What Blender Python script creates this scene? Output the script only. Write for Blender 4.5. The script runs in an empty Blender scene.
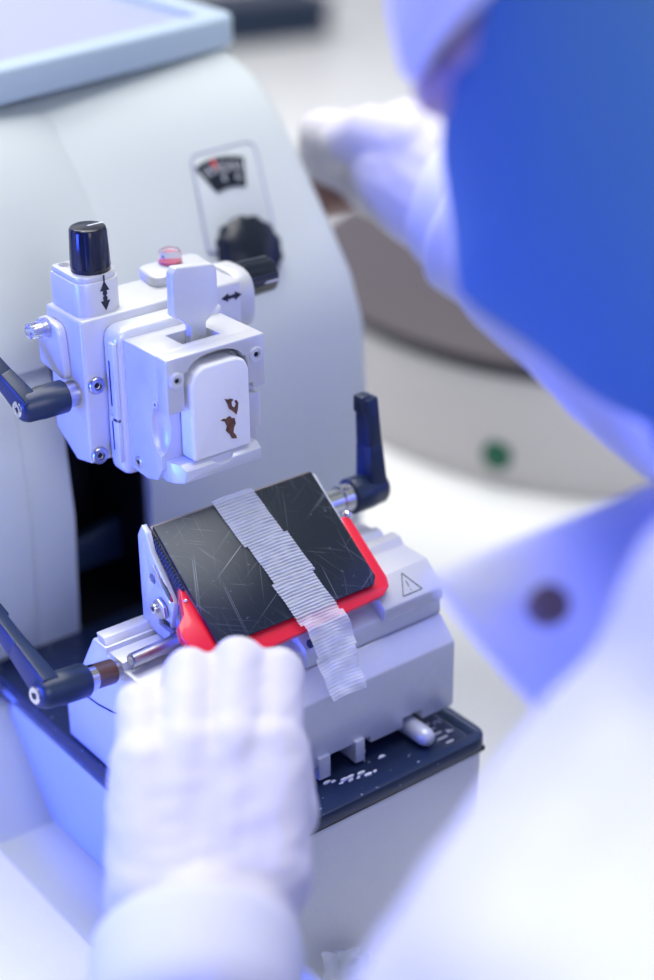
import bpy, bmesh, math, random
from mathutils import Vector, Matrix, noise
random.seed(7)
SC = bpy.context.scene
COL = SC.collection
BENCH = 0.90            # bench top height, m
ZB = -215.0             # bench top in machine millimetres (0,0,0 = left end of the knife edge)
def W(p): return Vector((p[0]*.001, p[1]*.001, (p[2]-ZB)*.001+BENCH))
PI = math.pi

# ---------------------------------------------------------------- materials
def mat(name, col, rough=.5, metal=0., spec=.5, noise_amt=0., noise_scale=60., bump=0., bump_scale=200., trans=0., alpha=1., sss=0., coat=0., ior=1.45):
    m = bpy.data.materials.new(name); m.use_nodes = True
    nt = m.node_tree; b = nt.nodes['Principled BSDF']
    b.inputs['Base Color'].default_value = (*col, 1)
    b.inputs['Roughness'].default_value = rough
    b.inputs['Metallic'].default_value = metal
    b.inputs['Specular IOR Level'].default_value = spec
    b.inputs['Transmission Weight'].default_value = trans
    b.inputs['Alpha'].default_value = alpha
    b.inputs['IOR'].default_value = ior
    b.inputs['Coat Weight'].default_value = coat
    if sss:
        b.inputs['Subsurface Weight'].default_value = sss
        b.inputs['Subsurface Radius'].default_value = (.004, .004, .004)
    tc = nt.nodes.new('ShaderNodeTexCoord')
    if noise_amt:
        n = nt.nodes.new('ShaderNodeTexNoise'); n.inputs['Scale'].default_value = noise_scale
        n.inputs['Detail'].default_value = 4
        nt.links.new(tc.outputs['Object'], n.inputs['Vector'])
        mx = nt.nodes.new('ShaderNodeMix'); mx.data_type = 'RGBA'
        mx.inputs[6].default_value = (*[c*(1-noise_amt) for c in col], 1)
        mx.inputs[7].default_value = (*[min(1, c*(1+noise_amt)) for c in col], 1)
        nt.links.new(n.outputs['Fac'], mx.inputs[0]); nt.links.new(mx.outputs[2], b.inputs['Base Color'])
    if bump:
        n2 = nt.nodes.new('ShaderNodeTexNoise'); n2.inputs['Scale'].default_value = bump_scale
        nt.links.new(tc.outputs['Object'], n2.inputs['Vector'])
        bp = nt.nodes.new('ShaderNodeBump'); bp.inputs['Strength'].default_value = bump; bp.inputs['Distance'].default_value = .001
        nt.links.new(n2.outputs['Fac'], bp.inputs['Height']); nt.links.new(bp.outputs['Normal'], b.inputs['Normal'])
    return m
M = {}
M['casing'] = mat('cream_casing', (.55, .595, .60), .42, bump=.05, bump_scale=900)
M['casing_base'] = mat('grey_white_casing', (.76, .77, .76), .5, noise_amt=.04, noise_scale=30, bump=.15, bump_scale=700)
M['lid'] = mat('pale_blue_lid', (.40, .50, .60), .4)
M['lid_top'] = mat('lid_top_grey', (.33, .36, .50), .35)
M['alu'] = mat('satin_aluminium', (.66, .68, .72), .36, .25, noise_amt=.03, noise_scale=300, bump=.04, bump_scale=1500)
M['alu_white'] = mat('white_lacquered_aluminium', (.61, .62, .65), .36, .2, bump=.03, bump_scale=1200)
M['chrome'] = mat('chrome', (.75, .75, .76), .16, 1.)
M['steel'] = mat('brushed_steel', (.55, .55, .57), .28, 1., noise_amt=.1, noise_scale=400)
M['bronze'] = mat('brown_steel', (.20, .13, .10), .35, .8, noise_amt=.15, noise_scale=200)
M['blade'] = mat('dull_blade_steel', (.30, .26, .27), .35, .9)
M['navy'] = mat('dark_plastic', (.012, .026, .060), .36, bump=.06, bump_scale=1500)
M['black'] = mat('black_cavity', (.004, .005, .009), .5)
M['black_gloss'] = mat('black_knob_plastic', (.008, .012, .024), .22)
M['red'] = mat('red_lacquer', (.86, .012, .045), .28, coat=.4)
M['clear'] = mat('clear_acrylic', (.9, .92, .96), .06, trans=.9, ior=1.4)
M['red_dot'] = mat('level_red', (.75, .05, .1), .4)
M['white_mark'] = mat('white_paint_mark', (.8, .82, .85), .5)
M['print'] = mat('black_print', (.01, .012, .03), .5)
M['print_grey'] = mat('dark_green_print', (.03, .07, .08), .5)
M['wax'] = mat('paraffin_wax', (.86, .87, .90), .3, sss=.35, bump=.06, bump_scale=600)
M['cassette'] = mat('white_cassette', (.8, .8, .82), .4, sss=.1)
M['tissue'] = mat('brown_tissue', (.13, .055, .035), .6, noise_amt=.85, noise_scale=420, bump=.6, bump_scale=900)
M['wax_chip'] = mat('wax_chip', (.85, .86, .9), .5)
M['fabric'] = mat('white_coat_cotton', (.68, .69, .75), .85, spec=.15, bump=.15, bump_scale=1200, noise_amt=.02)
M['fabric_blue'] = mat('pale_blue_coat_lining', (.55, .57, .90), .85, spec=.15)
M['glove'] = mat('white_latex_glove', (.66, .64, .69), .55, sss=.08, bump=.12, bump_scale=160)
M['mask'] = mat('blue_face_mask', (.072, .185, .33), .8, spec=.2, bump=.1, bump_scale=900, noise_amt=.1, noise_scale=14)
M['cap'] = mat('white_bouffant_cap', (.72, .72, .80), .8, spec=.2, bump=.3, bump_scale=120)
M['skin'] = mat('skin', (.52, .36, .33), .5, sss=.1)
M['shirt'] = mat('dark_shirt', (.01, .015, .05), .8)
M['button'] = mat('brown_button', (.12, .08, .10), .4)
M['trouser'] = mat('navy_trousers', (.03, .04, .09), .9)
M['hair'] = mat('dark_hair', (.02,.013,.01), .5)
M['eye'] = mat('eye', (.7, .7, .72), .2)
M['bench'] = mat('white_bench_laminate', (.74, .75, .74), .35, noise_amt=.02, noise_scale=8)
M['wall'] = mat('wall_paint', (.74, .72, .75), .7)
M['tray'] = mat('grey_white_tray', (.56, .60, .58), .4)
M['hot'] = mat('cream_hotplate', (.60, .575, .58), .45)
M['hot_top'] = mat('dark_grey_hotplate_top', (.075, .062, .075), .5)
M['green'] = mat('green_switch', (.0, .10, .05), .3)
M['brownish'] = mat('brown_grip', (.30, .17, .14), .5)
M['floor'] = mat('grey_vinyl_floor', (.4, .42, .45), .4)

def black_anodised():
    m = mat('scratched_black_plate', (.012, .017, .026), .3, .3)
    nt = m.node_tree; b = nt.nodes['Principled BSDF']
    tc = nt.nodes['Texture Coordinate']
    last = None
    # several directions of fine scratches: stretched noise thresholded
    for k, (rx, sc, thr) in enumerate(((.5, 34, .70), (-.6, 40, .70), (1.15, 30, .705), (-1.2, 44, .71), (.1, 38, .70))):
        mp = nt.nodes.new('ShaderNodeMapping'); mp.inputs['Rotation'].default_value = (math.radians(37), 0, rx)
        mp2 = nt.nodes.new('ShaderNodeMapping'); mp2.inputs['Scale'].default_value = (sc*60, sc*.55, sc*.55)
        mp.inputs['Rotation'].default_value = (0, 0, rx)
        n = nt.nodes.new('ShaderNodeTexNoise'); n.inputs['Scale'].default_value = 1.; n.inputs['Detail'].default_value = 1.
        nt.links.new(tc.outputs['Object'], mp.inputs['Vector']); nt.links.new(mp.outputs[0], mp2.inputs['Vector'])
        nt.links.new(mp2.outputs[0], n.inputs['Vector'])
        r = nt.nodes.new('ShaderNodeMapRange'); r.inputs[1].default_value = thr; r.inputs[2].default_value = thr+.09
        nt.links.new(n.outputs['Fac'], r.inputs[0])
        if last is None: last = r.outputs[0]
        else:
            a = nt.nodes.new('ShaderNodeMath'); a.operation = 'MAXIMUM'
            nt.links.new(last, a.inputs[0]); nt.links.new(r.outputs[0], a.inputs[1]); last = a.outputs[0]
    # specks
    v = nt.nodes.new('ShaderNodeTexNoise'); v.inputs['Scale'].default_value = 420; v.inputs['Detail'].default_value = 2
    nt.links.new(tc.outputs['Object'], v.inputs['Vector'])
    r = nt.nodes.new('ShaderNodeMapRange'); r.inputs[1].default_value = .70; r.inputs[2].default_value = .78
    nt.links.new(v.outputs['Fac'], r.inputs[0])
    a = nt.nodes.new('ShaderNodeMath'); a.operation = 'MAXIMUM'
    nt.links.new(last, a.inputs[0]); nt.links.new(r.outputs[0], a.inputs[1])
    sc = nt.nodes.new('ShaderNodeMath'); sc.operation = 'MULTIPLY'; sc.inputs[1].default_value = .30
    nt.links.new(a.outputs[0], sc.inputs[0])
    mx = nt.nodes.new('ShaderNodeMix'); mx.data_type = 'RGBA'
    mx.inputs[6].default_value = (.020, .027, .038, 1); mx.inputs[7].default_value = (.5, .55, .62, 1)
    nt.links.new(sc.outputs[0], mx.inputs[0]); nt.links.new(mx.outputs[2], b.inputs['Base Color'])
    return m
M['plate'] = black_anodised()
def navy_plate():
    m = mat('dark_blue_base_plate', (.018, .034, .082), .32, .25)
    nt = m.node_tree; b = nt.nodes['Principled BSDF']; tc = nt.nodes['Texture Coordinate']
    v = nt.nodes.new('ShaderNodeTexNoise'); v.inputs['Scale'].default_value = 330; v.inputs['Detail'].default_value = 2
    nt.links.new(tc.outputs['Object'], v.inputs['Vector'])
    r = nt.nodes.new('ShaderNodeMapRange'); r.inputs[1].default_value = .70; r.inputs[2].default_value = .76
    nt.links.new(v.outputs['Fac'], r.inputs[0])
    mx = nt.nodes.new('ShaderNodeMix'); mx.data_type = 'RGBA'
    mx.inputs[6].default_value = (.018, .034, .082, 1); mx.inputs[7].default_value = (.45, .5, .6, 1)
    nt.links.new(r.outputs[0], mx.inputs[0]); nt.links.new(mx.outputs[2], b.inputs['Base Color'])
    return m
M['base_plate'] = navy_plate()
def film():
    m = bpy.data.materials.new('thin_wax_film'); m.use_nodes = True
    nt = m.node_tree; nt.nodes.clear()
    out = nt.nodes.new('ShaderNodeOutputMaterial')
    p = nt.nodes.new('ShaderNodeBsdfPrincipled'); p.inputs['Base Color'].default_value = (.78, .82, .90, 1); p.inputs['Roughness'].default_value = .32
    t = nt.nodes.new('ShaderNodeBsdfTransparent'); mx = nt.nodes.new('ShaderNodeMixShader')
    mx.inputs[0].default_value = .57
    nt.links.new(t.outputs[0], mx.inputs[1]); nt.links.new(p.outputs[0], mx.inputs[2]); nt.links.new(mx.outputs[0], out.inputs[0])
    return m
M['film'] = film()

# ---------------------------------------------------------------- mesh builder (all coordinates in machine millimetres)
class B:
    def __init__(s): s.bm = bmesh.new()
    def face(s, vs):
        try: return s.bm.faces.new(vs)
        except ValueError: return None
    def hexa(s, p):                     # 8 points: bottom ring then top ring
        v = [s.bm.verts.new(Vector(q)) for q in p]
        for f in ((3,2,1,0),(4,5,6,7),(0,1,5,4),(1,2,6,5),(2,3,7,6),(3,0,4,7)): s.face([v[i] for i in f])
        return s
    def box(s, x0, x1, y0, y1, z0, z1):
        return s.hexa(((x0,y0,z0),(x1,y0,z0),(x1,y1,z0),(x0,y1,z0),(x0,y0,z1),(x1,y0,z1),(x1,y1,z1),(x0,y1,z1)))
    def prism(s, poly, axis, a0, a1, origin=None, u=None, v=None):
        def P(q, a):
            if origin is not None:      # free plane: origin + q0*u + q1*v + a*n
                U_, V_ = Vector(u), Vector(v); return Vector(origin)+U_*q[0]+V_*q[1]+U_.cross(V_)*a
            return {'x': Vector((a, q[0], q[1])), 'y': Vector((q[0], a, q[1])), 'z': Vector((q[0], q[1], a))}[axis]
        lo = [s.bm.verts.new(P(q, a0)) for q in poly]; hi = [s.bm.verts.new(P(q, a1)) for q in poly]
        n = len(poly)
        s.face(lo[::-1]); s.face(hi)
        for i in range(n): s.face((lo[i], lo[(i+1) % n], hi[(i+1) % n], hi[i]))
        return s
    def lathe(s, p0, axis, rings, n=36, ph=0):
        p0 = Vector(p0); a = Vector(axis).normalized()
        t = Vector((0,0,1)) if abs(a.z) < .9 else Vector((1,0,0))
        u = a.cross(t).normalized(); w = a.cross(u)
        rs = []
        for (d, r) in rings:
            if isinstance(r, (int, float)): r = [r]*n
            rs.append([s.bm.verts.new(p0+a*d+(u*math.cos(ph+2*PI*i/n)+w*math.sin(ph+2*PI*i/n))*max(r[i], 1e-3)) for i in range(n)])
        s.face(rs[0][::-1]); s.face(rs[-1])
        for A, C_ in zip(rs, rs[1:]):
            for i in range(n): s.face((A[i], A[(i+1) % n], C_[(i+1) % n], C_[i]))
        return s
    def cyl(s, p0, p1, r0, r1=None, n=32, c=0):
        d = (Vector(p1)-Vector(p0)); L = d.length; r1 = r0 if r1 is None else r1
        if c: return s.lathe(p0, d, [(0, r0-c), (c, r0), (L-c, r1), (L, r1-c)], n)
        return s.lathe(p0, d, [(0, r0), (L, r1)], n)
    def sphere(s, c, r, sc=(1,1,1), n=20, m=14, basis=None):
        bs = basis or Matrix.Identity(3); c = Vector(c)
        top = s.bm.verts.new(c+bs @ Vector((0,0,r*sc[2]))); bot = s.bm.verts.new(c-bs @ Vector((0,0,r*sc[2])))
        R = []
        for j in range(1, m):
            th = PI*j/m
            R.append([s.bm.verts.new(c+bs @ Vector((r*sc[0]*math.sin(th)*math.cos(2*PI*i/n), r*sc[1]*math.sin(th)*math.sin(2*PI*i/n), r*sc[2]*math.cos(th)))) for i in range(n)])
        for i in range(n):
            s.face((top, R[0][i], R[0][(i+1) % n])); s.face((bot, R[-1][(i+1) % n], R[-1][i]))
            for j in range(m-2): s.face((R[j][i], R[j+1][i], R[j+1][(i+1) % n], R[j][(i+1) % n]))
        return s
    def caps(s, a, b, ra, rb):          # closed capsule
        s.sphere(a, ra, n=18, m=12); s.sphere(b, rb, n=18, m=12)
        if (Vector(b)-Vector(a)).length > .5: s.cyl(a, b, ra, rb, 18)
        return s
    def chain(s, pts, off=0):
        for (a, ra), (b, rb) in zip(pts, pts[1:]): s.caps(a, b, ra+off, rb+off)
        return s
    def tube(s, pts, r, n=10):
        pts = [Vector(p) for p in pts]; rings = []
        for i, p in enumerate(pts):
            d = (pts[min(i+1, len(pts)-1)]-pts[max(i-1, 0)]).normalized()
            t = Vector((0,0,1)) if abs(d.z) < .9 else Vector((1,0,0))
            u = d.cross(t).normalized(); w = d.cross(u)
            rings.append([s.bm.verts.new(p+(u*math.cos(2*PI*k/n)+w*math.sin(2*PI*k/n))*r) for k in range(n)])
        s.face(rings[0][::-1]); s.face(rings[-1])
        for A, C_ in zip(rings, rings[1:]):
            for k in range(n): s.face((A[k], A[(k+1) % n], C_[(k+1) % n], C_[k]))
        return s

def rounded(poly, radii, seg=5):
    """round the corners of a 2D polygon"""
    out = []; n = len(poly)
    if isinstance(radii, (int, float)): radii = [radii]*n
    for i, p in enumerate(poly):
        p = Vector(p); r = radii[i]
        a = (Vector(poly[i-1])-p); b = (Vector(poly[(i+1) % n])-p)
        if r <= 0: out.append(tuple(p)); continue
        la, lb = a.length, b.length; a.normalize(); b.normalize()
        ang = a.angle(b); t = min(r/math.tan(ang/2), la*.49, lb*.49)
        p0, p1 = p+a*t, p+b*t
        for k in range(seg+1):
            q = k/seg; out.append(tuple((1-q)**2*p0+2*q*(1-q)*p+q*q*p1))
    return out

def bake(ob):
    dg = bpy.context.evaluated_depsgraph_get()
    me = bpy.data.meshes.new_from_object(ob.evaluated_get(dg), depsgraph=dg)
    old = ob.data; ob.modifiers.clear(); ob.data = me
    if old.users == 0: bpy.data.meshes.remove(old)

def smooth_by_angle(me, ang=38):
    bm = bmesh.new(); bm.from_mesh(me); c = math.radians(ang)
    for f in bm.faces: f.smooth = True
    for e in bm.edges:
        e.smooth = not (len(e.link_faces) == 2 and e.calc_face_angle(0) > c)
    bm.to_mesh(me); bm.free()

ROOT = {}
def thing(name, loc, label, cat, group=None):
    o = bpy.data.objects.new(name, None); COL.objects.link(o); o.location = W(loc)
    o.empty_display_size = .02
    o['label'] = label; o['category'] = cat
    if group: o['group'] = group
    ROOT[o] = Vector(loc); return o
def obj(name, b, material, parent=None, bev=0, seg=2, cut=(), remesh=0, smooth=0, wrinkle=None, ang=38, loc=None, allsmooth=False, bevfirst=False, cut_after=False):
    """one mesh object; local coordinates relative to its root"""
    root = parent
    while root is not None and root.parent is not None: root = root.parent
    org = ROOT[root] if root is not None else Vector(loc if loc is not None else (0, 0, 0))
    bm = b.bm
    bmesh.ops.recalc_face_normals(bm, faces=bm.faces)
    for v in bm.verts: v.co = (v.co-org)*.001
    me = bpy.data.meshes.new(name); bm.to_mesh(me); bm.free()
    me.materials.append(material)
    o = bpy.data.objects.new(name, me); COL.objects.link(o)
    cutters = []
    if bevfirst and bev:
        md = o.modifiers.new('v', 'BEVEL'); md.width = bev*.001; md.segments = seg; md.limit_method = 'ANGLE'; md.angle_limit = math.radians(32); bev = 0
    for cb in cut:
        bmesh.ops.recalc_face_normals(cb.bm, faces=cb.bm.faces)
        for v in cb.bm.verts: v.co = (v.co-org)*.001
        cm = bpy.data.meshes.new('cut'); cb.bm.to_mesh(cm); cb.bm.free()
        cm.materials.append(material)
        co = bpy.data.objects.new('cut', cm); COL.objects.link(co); cutters.append(co)
        if not cut_after:
            md = o.modifiers.new('b', 'BOOLEAN'); md.object = co; md.operation = 'DIFFERENCE'; md.solver = 'EXACT'
    if remesh:
        md = o.modifiers.new('r', 'REMESH'); md.mode = 'VOXEL'; md.voxel_size = remesh*.001
    if smooth:
        md = o.modifiers.new('s', 'SMOOTH'); md.iterations = smooth; md.factor = .5
    if cut_after:
        for co in cutters:
            md = o.modifiers.new('b', 'BOOLEAN'); md.object = co; md.operation = 'DIFFERENCE'; md.solver = 'EXACT'
    if bev:
        md = o.modifiers.new('v', 'BEVEL'); md.width = bev*.001; md.segments = seg; md.limit_method = 'ANGLE'; md.angle_limit = math.radians(32)
        md.harden_normals = False
    if o.modifiers: bake(o)
    for c in cutters:
        cm = c.data; bpy.data.objects.remove(c); bpy.data.meshes.remove(cm)
    if wrinkle:
        amp, scale, stretch = wrinkle
        me = o.data; me.update()
        nrm = [v.normal.copy() for v in me.vertices]
        for v, nn in zip(me.vertices, nrm):
            q = v.co*1000
            k = noise.noise(Vector((q.x/scale/stretch[0], q.y/scale/stretch[1], q.z/scale/stretch[2]))) + .4*noise.noise(Vector((q.x/scale/stretch[0], q.y/scale/stretch[1], q.z/scale/stretch[2]))*2.3)
            v.co += nn*(k*amp*.001)
    smooth_by_angle(o.data, 180 if (remesh or allsmooth) else ang)
    if parent is not None: o.parent = parent
    else:
        o.location = W(org); ROOT[o] = org
    return o
def tag(o, label, cat, group=None, kind=None):
    if label: o['label'] = label
    if cat: o['category'] = cat
    if group: o['group'] = group
    if kind: o['kind'] = kind
    return o
def struct(name, b, m, loc=(0,0,0)):
    o = obj(name, b, m, None, loc=loc); o['kind'] = 'structure'; return o
def circ(cx, cy, r, n=24, a0=0, a1=2*PI):
    return [(cx+r*math.cos(a0+(a1-a0)*i/(n if a1-a0 > 6.2 else n-1)), cy+r*math.sin(a0+(a1-a0)*i/(n if a1-a0 > 6.2 else n-1))) for i in range(n)]

# ================================================================ SETTING
struct('floor', B().box(-2500, 3000, -2500, 2100, -1215, -1115), M['floor'])
struct('wall_back', B().box(-2500, 3000, 2000, 2100, -1115, 1500), M['wall'])
bench = thing('lab_bench', (100, 600, -1115), 'white laminate laboratory bench under the microtome and hotplate', 'bench')
obj('worktop', B().box(-1500, 2600, -230, 1998, -255, ZB), M['bench'], bench, bev=4)
obj('cabinet', B().box(-1480, 2580, -170, 1990, -1115, -255), M['bench'], bench)

# ================================================================ MICROTOME
mt = thing('microtome', (40, 100, ZB), 'cream rotary microtome with black base plate and dial window', 'microtome')
BP = [(109.2,-110),(107,-83),(104,-46),(108,7),(118,31),(132,49),(148,68),(165,88),(179,103),(197,117),(222,126.5)]
body = BP + [(300,131),(430,131),(430,ZB+.5),(109.2,ZB+.5)]
slot = B().box(20.5, 62.5, 60, 170, -110.5, 44)
hb = obj('body_housing', B().prism(body, 'x', -95, 200), M['casing'], mt, bev=9, seg=4, cut=[slot], ang=30, bevfirst=True)
# raised left front cover with a soft seam
cov = [(y-3.2, z+1.2) for y, z in BP[2:]] + [(222,120)] + [(y+6, z-4) for y, z in BP[2:10]][::-1]
cov = [(BP[0][0]-3.2, -109), *cov, (BP[0][0]+6, -109)]
obj('front_cover', B().prism([(y, z) for y, z in cov], 'x', -100, -2), M['casing'], mt, bev=3, seg=3, ang=30)
hoodA = [(119,26),(133.5,43),(149.5,62),(166.5,83),(180.5,98),(198,113),(222,122)]
hoodB = [(112,26),(117,48),(124,70),(134,92),(146,110),(158,121),(176,125.8)]
def loft(sections):
    b = B(); rs = [[b.bm.verts.new(Vector(p)) for p in sec] for sec in sections]
    n = len(rs[0]); b.face(rs[0][::-1]); b.face(rs[-1])
    for A_, B_ in zip(rs, rs[1:]):
        for k in range(n): b.face((A_[k], A_[(k+1) % n], B_[(k+1) % n], B_[k]))
    return b
secs_h = []
for q in (0, .06, .2, .4, .7, 1):
    e = math.sin(q*PI/2)**.8; x = 78-176*q
    secs_h.append([(x, a[0]*(1-e)+c[0]*e-1.8, a[1]*(1-e)+c[1]*e+1.2) for a, c in zip(hoodA, hoodB)]+[(x, 240, 118), (x, 200, 30)])
obj('hood', loft(secs_h), M['casing'], mt, bev=1.5, seg=2, ang=40)
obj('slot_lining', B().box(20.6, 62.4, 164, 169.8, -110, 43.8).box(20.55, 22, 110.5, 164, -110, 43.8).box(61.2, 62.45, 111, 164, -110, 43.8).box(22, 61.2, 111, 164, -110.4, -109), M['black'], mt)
obj('slot_reflection_bar', B().hexa(((22.2,132,-93),(61,132,-93),(61,140,-93),(22.2,140,-93),(22.2,132,-78),(61,132,-70),(61,140,-70),(22.2,140,-78))), M['navy'], mt, bev=1.5)  # sloping bar added to imitate a diagonal reflection inside the slot
obj('feed_arm', B().cyl((41.5,73.6,22),(41.5,163,22),18), M['navy'], mt)
# lid, its front edge running slightly askew
lp = [(204,221),(204,430),(-98,430),(-98,158)]
obj('top_lid', B().prism(rounded(lp, [16,4,4,4], 6), 'z', 126.3, 143), M['lid'], mt, bev=3.0, seg=3,
          cut=[B().prism([(190,236),(190,418),(-90,418),(-90,176)], 'z', 137, 160)])
obj('lid_recess_floor', B().prism([(189.8,236.3),(189.8,417.8),(-89.8,417.8),(-89.8,176.3)], 'z', 135, 137.6), M['lid_top'], mt)
# lower base
obj('base_casing', B().box(-25, 115.5, -75.5, 107, ZB+.5, -118.5), M['casing_base'], mt, bev=2.5, seg=3)
obj('gap_shade_strip', B().box(-26, 116, -76.5, 112, -118.5, -116.5), M['black'], mt)  # black strip standing in for the shade in the gap under the plate
pl = rounded([(-28.5,-78),(117.5,-78),(117.5,112),(-28.5,112)], [2,9,1,1], 6)
bp = obj('base_plate', B().prism(pl, 'z', -116.5, -110), M['base_plate'], mt, bev=.8, cut=[B().hexa(((97,-70,-113),(111.5,-70,-113),(111.5,60,-113),(97,60,-113),(96,-74,-109),(116,-74,-109),(116,60,-109),(96,60,-109)))])
for k, y in enumerate((-68.5, -64.5, -60.5, -56.5, -52.5)):
    obj('scale_mark', B().box(99.2 if k % 2 else 100.6, 104.6, y, y+.7, -113.2, -112.75), M['white_mark'], bp)
d1 = B().box(106.4,109.6,-62.6,-62,-113.2,-112.75); d1.hexa(((108.2,-62.3,-113.2),(108.2,-61.5,-113.2),(106.6,-60.6,-113.2),(106.6,-61.2,-113.2),(108.2,-62.3,-112.75),(108.2,-61.5,-112.75),(106.6,-60.6,-112.75),(106.6,-61.2,-112.75)))
obj('scale_digit', d1, M['white_mark'], bp)
d2 = B()
for (x0, y0, x1, y1) in ((106.2,-54.6,106.2,-53),(106.2,-53,107.6,-52.6),(107.6,-52.6,109.4,-54.8),(109.4,-54.8,109.4,-52.6)): d2.tube([(x0,y0,-112.9),(x1,y1,-112.9)], .3, 6)
obj('scale_digit', d2, M['white_mark'], bp)
# handwheel on the right flank
wh = obj('handwheel', B().lathe((206,235,15),(1,0,0),[(0,20),(2,20),(3,44),(6,52),(18,52),(21,46),(22,20),(24,18)],48), M['casing_base'], mt, ang=40)
obj('wheel_hub', B().cyl((199,235,15),(207,235,15),22), M['navy'], wh)
obj('wheel_grip', B().cyl((229,196,44),(272,196,44),12,10,24,c=2), M['brownish'], wh)
# gauge window
gu = Vector((1,0,0)); gv = Vector((0,45,52)).normalized()
def gp(x, y, z): return x, (Vector((0,y-132,z-49))).dot(gv)
go = Vector((0,132,49))
A = rounded([gp(121,134.7,52.1), gp(162.5,138.1,56.1), gp(173,169,91.6), gp(134.8,168,90.6)], [2,2,5,5])
gpn = obj('gauge_panel', B().prism(A, None, -3, 1.2, origin=go, u=gu, v=gv), M['casing'], mt, bev=.7, cut=[B().prism(circ(0,0,1,4), None, 50, 51, origin=go, u=gu, v=gv)])
gro = [ (A[i][0], A[i][1]) for i in range(len(A))]
cxA = sum(p[0] for p in A)/len(A); cyA = sum(p[1] for p in A)/len(A)
rim = B()
for i in range(len(A)):
    p, q = Vector(A[i]), Vector(A[(i+1) % len(A)])
    rim.tube([go+gu*p.x+gv*p.y+gu.cross(gv)*1.15, go+gu*q.x+gv*q.y+gu.cross(gv)*1.15], .55, 8)
obj('panel_rim', rim, M['lid_top'], gpn)
C0 = Vector((148.5, gp(0,139.5,58)[1]))
w1 = (Vector(gp(134.1,163,84.8))-C0); w2 = (Vector(gp(163.2,164.2,86.3))-C0)
a1, a2 = math.atan2(w1.y, w1.x), math.atan2(w2.y, w2.x); Rw = (w1.length+w2.length)/2
w4 = (Vector(gp(137.5,154,74.6))-C0); Ri = Rw*.58
fan = [tuple(C0+Vector((math.cos(a1+(a2-a1)*i/16), math.sin(a1+(a2-a1)*i/16)))*Rw) for i in range(17)] + [tuple(C0+Vector((math.cos(a2+(a1-a2)*i/16), math.sin(a2+(a1-a2)*i/16)))*Ri) for i in range(17)]
dial = obj('dial_window', B().prism(rounded(fan, .15, 2), None, 1.2, 1.9, origin=go, u=gu, v=gv), M['black_gloss'], gpn)
for i in range(1, 10):
    t = a1+(a2-a1)*i/10
    d = Vector((math.cos(t), math.sin(t))); nrm = Vector((-d.y, d.x))
    r0 = Rw*(.80 if i % 5 else .74); r1 = Rw*.93
    q = [C0+d*r0-nrm*.25, C0+d*r0+nrm*.25, C0+d*r1+nrm*.25, C0+d*r1-nrm*.25]
    obj('dial_tick', B().prism([tuple(x) for x in q], None, 1.9, 2.05, origin=go, u=gu, v=gv), M['white_mark'], dial)
t = a1+(a2-a1)*.36; d = Vector((math.cos(t), math.sin(t))); nrm = Vector((-d.y, d.x))
q = [C0+d*Rw*.84, C0+d*Rw*.98+nrm*1.1, C0+d*Rw*.98-nrm*1.1]
obj('red_pointer', B().prism([tuple(x) for x in q], None, 2.05, 2.5, origin=go, u=gu, v=gv), M['red'], dial)
# dial digits: 5 and 0 (seven-stroke shapes)
def strokes(name, segs, cx, r, sz, par):
    b = B(); dd = Vector((math.cos(cx), math.sin(cx))); nn = Vector((dd.y, -dd.x)); c = C0+dd*r
    for (x0, y0, x1, y1) in segs:
        p0 = c+nn*x0*sz+dd*y0*sz; p1 = c+nn*x1*sz+dd*y1*sz
        b.tube([go+gu*p0.x+gv*p0.y+gu.cross(gv)*2.0, go+gu*p1.x+gv*p1.y+gu.cross(gv)*2.0], .24, 6)
    obj(name, b, M['white_mark'], par)
strokes('dial_digit', [(.5,1,-.5,1),(-.5,1,-.5,.1),(-.5,.1,.5,.1),(.5,.1,.5,-1),(.5,-1,-.5,-1)], a1+(a2-a1)*.42, Rw*.70, 1.25, dial)
strokes('dial_digit', [(.5,1,-.5,1),(-.5,1,-.5,-1),(-.5,-1,.5,-1),(.5,-1,.5,1)], a1+(a2-a1)*.80, Rw*.70, 1.25, dial)
# big black setting knob under the window
kn = Vector((0,-.86,.5)).normalized(); kc = Vector((142.5,137,47))
rr = [17.2+(.7 if i % 4 < 2 else -.3) for i in range(48)]
ck = obj('setting_knob', B().lathe(kc-kn*6, kn, [(0,14),(2,14),(3,rr),(17,[x*.96 for x in rr]),(18.5,15)],48), M['black_gloss'], mt, ang=50)

# section waste tray left of the base
tr = thing('section_waste_tray', (-75, 20, ZB), 'grey white plastic tray left of the black base plate', 'tray')
obj('tray_floor', B().box(-62, -26.5, -225, 75, -176, -168), M['tray'], tr, bev=.6)
obj('tray_back', B().hexa(((-140,50,-176),(-26.5,50,-176),(-26.5,106,-176),(-140,106,-176),(-140,93,-124),(-26.5,93,-124),(-26.5,106,-124),(-140,106,-124))), M['tray'], tr, bev=2)
obj('tray_liner', B().hexa(((-29.5,-225,-176),(-25.6,-225,-176),(-25.6,90,-176),(-29.5,90,-176),(-28.4,-225,-121),(-25.6,-225,-121),(-25.6,90,-121),(-28.4,90,-121))), M['tray'], tr)
obj('tray_rim', B().hexa(((-150,-225,-180),(-60,-225,-180),(-60,75,-180),(-150,75,-180),(-150,-225,-166),(-61.5,-225,-161),(-61.5,75,-161),(-150,75,-166))), M['casing_base'], tr, bev=2.5, seg=3)
obj('tray_foot', B().box(-140, -30, -200, 60, ZB+.3, -176), M['casing_base'], tr)
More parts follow.
